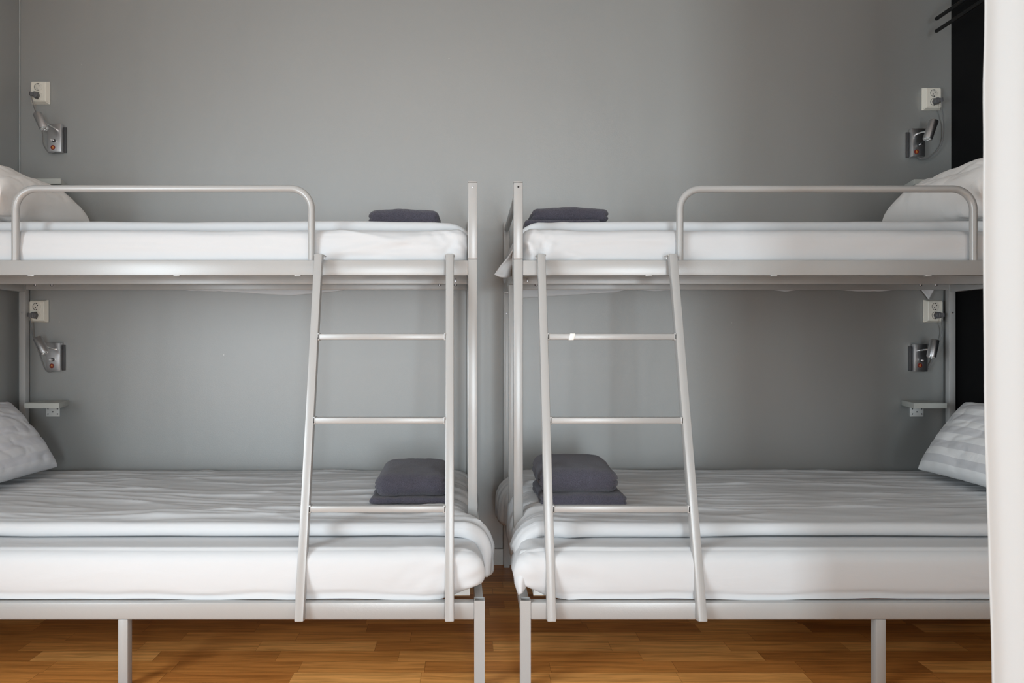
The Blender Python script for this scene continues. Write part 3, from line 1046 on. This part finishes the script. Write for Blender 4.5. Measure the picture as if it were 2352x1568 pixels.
# ------------------------------------------------------------------ wall shelves
def shelf(label, d, ztop, xo_front, xi_front, xi_back):
    """d=-1 left wall side. xo outer edge, xi edge towards the room"""
    y0, y1, th = 3.037, WALL - .001, .0245
    root = thing('wall_shelf', ((xo_front + xi_front) / 2, WALL, ztop - th), label, 'shelf', 'small wall shelves')
    bm = bmesh.new()
    pl = [(xo_front, y0), (xi_front, y0), (xi_back, y1), (xo_front - 0 * d, y1)]
    vb = [bm.verts.new((*p, ztop - th)) for p in pl]; vt = [bm.verts.new((*p, ztop)) for p in pl]
    bm.faces.new(vb); bm.faces.new(vt)
    for k in range(4):
        bm.faces.new((vb[k], vb[(k + 1) % 4], vt[(k + 1) % 4], vt[k]))
    bmesh.ops.bevel(bm, geom=bm.edges[:], offset=.0012, segments=1, affect='EDGES')
    obj('board', bm, M['shelf'], root)
    cx = -1.936 if d < 0 else 2.093
    bm = box((cx - .0315, WALL - .004, ztop - th - .052), (cx + .0315, WALL - .001, ztop - th - .0005), .0008)
    box((cx - .0315, WALL - .06, ztop - th - .0035), (cx + .0315, WALL - .001, ztop - th - .0003), .0008, bm=bm)
    br = obj('bracket', bm, M['plate'], root)
    for sx, sz in ((-.022, -.012), (.022, -.012), (-.022, -.036), (.022, -.036), (0, -.006), (0, -.026)):
        c = Vector((cx + sx, WALL - .0055, ztop - th + sz - .004))
        obj('screw', cyl(c, c + Vector((0, .003, 0)), .0033, 10), M['bolt'] if (sx < 0) else M['plug'], br)
    return root


shelf('small grey wall shelf above the left bottom bunk', -1, .7665, -1.975, -1.820, -1.862)
shelf('small grey wall shelf half hidden behind the left top bunk pillow', -1, 1.765, -1.975, -1.812, -1.860)
shelf('small grey wall shelf above the right bottom bunk', 1, .7665, 2.132, 1.984, 2.022)
shelf('small grey wall shelf mostly behind the right top bunk guard rail and pillow', 1, 1.762, 2.132, 1.984, 2.022)


# ------------------------------------------------------------------ sockets
def socket(label, cx, cz, d):
    """double wall socket: a raised cover whose flanks slope back to the wall"""
    W2, H2, D = .0425, .053, .026
    root = thing('wall_socket', (cx, WALL, cz), label, 'wall socket', 'double wall sockets')
    bm = box((cx - W2, WALL - .007, cz - H2), (cx + W2, WALL - .0005, cz + H2), .003)
    fw, fh = .0335, .0445
    vb = [bm.verts.new((cx + sx * (W2 - .0012), WALL - .0062, cz + sz * (H2 - .0012))) for sx, sz in ((-1, -1), (1, -1), (1, 1), (-1, 1))]
    ox = -d * -.0
    vt = [bm.verts.new((cx + sx * fw, WALL - D, cz + sz * fh)) for sx, sz in ((-1, -1), (1, -1), (1, 1), (-1, 1))]
    fs = [bm.faces.new(vt)] + [bm.faces.new((vb[k], vb[(k + 1) % 4], vt[(k + 1) % 4], vt[k])) for k in range(4)]
    es = list({e for f in fs for e in f.edges if not all(v in vb for v in e.verts)})
    bmesh.ops.bevel(bm, geom=es, offset=.003, segments=3, affect='EDGES')
    obj('cover', bm, M['socket'], root)
    yf = WALL - D
    for k, dz in enumerate((.0205, -.0205)):
        c = Vector((cx, yf, cz + dz))
        # ring lip and recessed cup
        bm = bmesh.new()
        prof = [(.0196, -.0004), (.0193, -.0016), (.0184, -.0016), (.0180, .0000)]
        seg = 28
        rings = []
        for r_, dy in prof:
            rings.append([bm.verts.new((c.x + r_ * math.cos(2 * math.pi * q / seg), yf + dy, c.z + r_ * math.sin(2 * math.pi * q / seg))) for q in range(seg)])
        for a, b in zip(rings, rings[1:]):
            for q in range(seg):
                bm.faces.new((a[q], a[(q + 1) % seg], b[(q + 1) % seg], b[q]))
        obj('rim', bm, M['socket'], root)
        bm = cyl((c.x, yf - .0006, c.z), (c.x, yf + .004, c.z), .0178, 28, bev=.02)
        cup = obj('receptacle', bm, M['socket_in'], root)
        bm = tube([Vector((c.x + .0166 * math.cos(t), yf - .0009, c.z + .0166 * math.sin(t))) for t in [math.pi * (.62 + .76 * i / 20) + (0 if d < 0 else math.pi) * 0 for i in range(21)]], .0010, 6)
        obj('groove', bm, M['plug'], cup)
        bm = bmesh.new()
        for sx, sz in ((.0, .0145), (.0, -.0145)):
            box((c.x + sx - .003, yf - .0014, c.z + sz - .0022), (c.x + sx + .003, yf, c.z + sz + .0022), bm=bm)
        obj('earth_clip', bm, M['dark'], cup, smooth=False)
        if k == 0:
            for sx in (-.0067, .0067):
                p = Vector((c.x + sx * .72, yf - .0012, c.z + sx * .7))
                obj('pin_hole', cyl(p, p + Vector((0, .002, 0)), .0024, 12), M['hole'], cup)
    return Vector((cx, yf, cz - .0205))


def lamp(label, px0, px1, py0, py1, ctop, cbot, d, sock, cable_mid, sticker, knob):
    """d=-1: lamp head on the left of its plate. Pixels give plate corners and the two ends of the head"""
    yp = WALL - .030
    a = at(px0, py1, yp); b = at(px1, py0, yp)
    root = thing('reading_lamp', ((a.x + b.x) / 2, WALL, a.z), label, 'reading lamp', 'aluminium reading lamps')
    pl = obj('plate', box((a.x, yp, a.z), (b.x, WALL - .006, b.z), .0015), M['alu'], root)
    # dark back box showing beside the plate
    e = .014
    if d < 0:
        lo, hi = (b.x - .02, WALL - .0055, a.z + .002), (b.x + e * .75, WALL - .0005, b.z - .010)
    else:
        lo, hi = (a.x - e * .75, WALL - .0055, a.z + .002), (a.x + .02, WALL - .0005, b.z - .010)
    obj('back_box', box(lo, hi, .001), M['dark'], root)
    yh = WALL - .100
    t, o_ = at(*ctop, yh), at(*cbot, yh - .012)
    ax = (o_ - t).normalized()
    r = .0188
    head = obj('lamp_head', cyl(t, o_, r, 30, bev=.09), M['alu'], root)
    obj('lamp_lens', cyl(o_ - ax * .001, o_ + ax * .0012, r * .84, 26, bev=.05), M['glass'], head)
    bm = bmesh.new()
    for k in range(5):
        ang = k * 2 * math.pi / 5
        s, u = frame_of(ax)
        c = o_ + (s * math.cos(ang) + u * math.sin(ang)) * r * .5
        cyl(c, c + ax * .003, .0042, 10, bm)
    obj('led', bm, M['chrome'], head)
    # swivel arm
    mid = t.lerp(o_, .62)
    base = Vector(((a.x + b.x) / 2 - d * .012, yp, b.z - .028))
    obj('arm', tube([base + Vector((0, .004, 0)), base + Vector((0, -.016, 0)), base.lerp(mid, .5) + Vector((0, -.012, .004)), mid], .0042, 12, smooth_path=6), M['chrome'], root)
    kb = at(*knob, yp)
    obj('switch', cyl(kb, kb + Vector((0, -.024, -.001)), .0048, 16), M['chrome'], root)
    obj('switch_collar', cyl(kb + Vector((0, -.0003, 0)), kb + Vector((0, -.006, 0)), .0075, 18), M['dark'], root)
    # warning sticker: red disc, amber triangle with rays below
    sc = at(*sticker, yp)
    st = obj('warning_sticker', cyl(sc + Vector((0, .0004, 0)), sc + Vector((0, -.0008, 0)), .0108, 26, bev=.03), M['red'], root)
    bm = bmesh.new()

    def tri(s, cz, y0, y1):
        q = [(0, s), (-s * .88, -s * .52), (s * .88, -s * .52)]
        vb = [bm.verts.new((sc.x + x, sc.y + y0, sc.z + cz + z)) for x, z in q]
        vt = [bm.verts.new((sc.x + x, sc.y + y1, sc.z + cz + z)) for x, z in q]
        bm.faces.new(vt)
        for k in range(3):
            bm.faces.new((vb[k], vb[(k + 1) % 3], vt[(k + 1) % 3], vt[k]))
    tri(.0054, .0014, -.0008, -.0012)
    box((sc.x - .0036, sc.y - .0012, sc.z - .0058), (sc.x + .0036, sc.y - .0008, sc.z - .0044), bm=bm)
    obj('warning_triangle', bm, M['amber'], st, smooth=False)
    bm = bmesh.new()
    for k in (-1, 0, 1):
        box((sc.x + k * .0018 - .0004, sc.y - .0015, sc.z - .001), (sc.x + k * .0018 + .0004, sc.y - .0012, sc.z + (.0035 if k == 0 else .0015)), bm=bm)
    obj('warning_symbol', bm, M['red'], st, smooth=False)
    # plug and cable
    pg = sock + Vector((d * .004, -.0012, 0))
    bm = cyl(pg, pg + Vector((0, -.022, 0)), .0145, 20, bev=.2)
    sqbar(pg + Vector((0, -.019, 0)), pg + Vector((d * .017, -.022, .001)), .012, .012, .003, bm)
    p = obj('plug', bm, M['plug'], root)
    st0 = pg + Vector((d * .015, -.022, .001))
    pts = [st0] + [at(x, y, yy) for x, y, yy in cable_mid] + [Vector(((a.x * .55 + b.x * .45) if d < 0 else (a.x * .45 + b.x * .55), WALL - .016, a.z + .002))]
    obj('cable', tube(pts, .0023, 8, smooth_path=8), M['cable'], p)
    return root


sLU = socket('cream double wall socket above the lamp at the left top bunk', (95.5 - VX) / 492, EYE - (214.5 - VY) / 492, -1)
sLL = socket('cream double wall socket above the lamp at the left bottom bunk', (92 - VX) / 492, EYE - (714.5 - VY) / 492, -1)
sRU = socket('cream double wall socket above the lamp at the right top bunk', (2136.5 - VX) / 492, EYE - (228.5 - VY) / 492, 1)
sRL = socket('cream double wall socket above the lamp at the right bottom bunk', (2140 - VX) / 492, EYE - (714.5 - VY) / 492, 1)
lamp('aluminium reading lamp on the wall over the left top bunk', 109, 140, 283.5, 348, (86, 262), (102, 296), -1, sLU,
     [(76, 240, 3.13), (84, 262, 3.16), (96, 300, 3.165), (99, 330, 3.165), (112, 350, 3.165)], (121.5, 338.5), (124, 323))
lamp('aluminium reading lamp on the wall over the left bottom bunk', 106, 137, 787, 852, (86, 776), (104, 811), -1, sLL,
     [(72, 745, 3.13), (77, 778, 3.16), (90, 812, 3.165), (102, 845, 3.165), (112, 854, 3.165)], (119, 840), (121, 826))
lamp('aluminium reading lamp on the wall over the right top bunk', 2094.5, 2125, 295, 359, (2145, 278), (2130, 320), 1, sRU,
     [(2163, 245, 3.13), (2168, 290, 3.16), (2163, 330, 3.165), (2140, 358, 3.165), (2120, 366, 3.165)], (2105, 348.5), (2110, 333))
lamp('aluminium reading lamp on the wall over the right bottom bunk', 2101, 2131, 790, 853, (2147, 781), (2139, 820), 1, sRL,
     [(2163, 735, 3.13), (2164, 760, 3.16), (2157, 790, 3.165), (2143, 825, 3.165), (2128, 850, 3.165)], (2113, 839), (2115, 827))

# ------------------------------------------------------------------ black clothes rail on the right wall
rk = thing('clothes_rail', (XR, 2.5, 2.48), 'pair of black metal clothes rods high on the black side wall', 'clothes rail')
for z in (2.508, 2.452):
    obj('rod', cyl((2.132, 3.108, z), (2.132, 1.75, z), .0085, 16), M['rack'], rk)
for y in (2.75, 1.95):
    bm = box((2.122, y - .012, 2.435), (2.142, y + .012, 2.525), .002)
    box((2.142, y - .012, 2.47), (XR - .001, y + .012, 2.49), .002, bm=bm)
    obj('bracket', bm, M['rack'], rk)

# ------------------------------------------------------------------ curtain in the foreground
bm = bmesh.new()
zs = np.linspace(.01, ZC - .005, 90)
us = np.linspace(0, 1, 240)
hs = [EYE + (784 - y) / 1307 for y in (1568, 1300, 1000, 600, 200, 0)]
ex = [.9365, .9305, .9225, .9200, .9215, .9250]
hs = [.0] + hs + [ZC]; ex = [.945] + ex + [.93]
cols = []
for u in us:
    c = []
    for z in zs:
        e = np.interp(z, hs, ex) + .0012 * nz(z * 9, 2.2)
        x = e + .62 * u
        fold = .5 + .5 * sm(0, .12, u)
        y = 1.2 + fold * (.020 * math.sin((x - e) * 34 + .6) + .010 * math.sin((x - e) * 71 + 1.1)) + .004 * nz(x * 5, z * 1.4) + .01
        c.append(bm.verts.new((x, y, z)))
    cols.append(c)
for a, b in zip(cols, cols[1:]):
    for k in range(len(zs) - 1):
        bm.faces.new((a[k], b[k], b[k + 1], a[k + 1]))
o = obj('curtain', bm, M['curtain'], angle=85)
o.modifiers.new('thick', 'SOLIDIFY').thickness = .003
tag(o, 'white fabric curtain hanging in the near foreground at the right edge', 'curtain')

# ------------------------------------------------------------------ light
def area(name, loc, rot, sx, sy, power, col):
    l = bpy.data.lights.new(name, 'AREA')
    l.shape = 'RECTANGLE'; l.size = sx; l.size_y = sy
    l.energy = power; l.color = col
    o = bpy.data.objects.new(name, l)
    o.location = loc; o.rotation_euler = rot
    C.objects.link(o)
    return o


area('daylight_and_fill', ((W1[0] + W1[1]) / 2, YB - .005, (W1[2] + W1[3]) / 2), (math.radians(90), 0, 0), W1[1] - W1[0] - .1, W1[3] - W1[2] - .1, 86, (.83, .935, 1))
area('daylight_and_fill', (XL - .005, (W2[0] + W2[1]) / 2, (W2[2] + W2[3]) / 2), (math.radians(90), 0, math.radians(-90)), W2[1] - W2[0] - .1, W2[3] - W2[2] - .1, 92, (.83, .935, 1))  # added fill lamp in the made-up left window

w = bpy.data.worlds.new('daylight')
bpy.context.scene.world = w
w.use_nodes = True
w.node_tree.nodes['Background'].inputs[0].default_value = (.75, .85, 1, 1)
w.node_tree.nodes['Background'].inputs[1].default_value = .6

# ------------------------------------------------------------------ camera
cam = bpy.data.cameras.new('camera')
cam.sensor_width = 36; cam.sensor_fit = 'HORIZONTAL'
cam.lens = F / 2352 * 36
cam.shift_x = (1176 - VX) / 2352
cam.shift_y = 0
cam.clip_start = .05
cam.dof.use_dof = True
cam.dof.focus_distance = 2.6
cam.dof.aperture_fstop = 8
co = bpy.data.objects.new('camera', cam)
co.location = (0, 0, EYE)
co.rotation_euler = (math.radians(90), 0, 0)
C.objects.link(co)
sc = bpy.context.scene
sc.camera = co
sc.view_settings.view_transform = 'Standard'
sc.view_settings.look = 'None'
sc.view_settings.gamma = 1
sc.view_settings.use_curve_mapping = False
sc.view_settings.exposure = 0.0
sc.cycles.max_bounces = 8
sc.cycles.diffuse_bounces = 5
sc.cycles.use_denoising = True
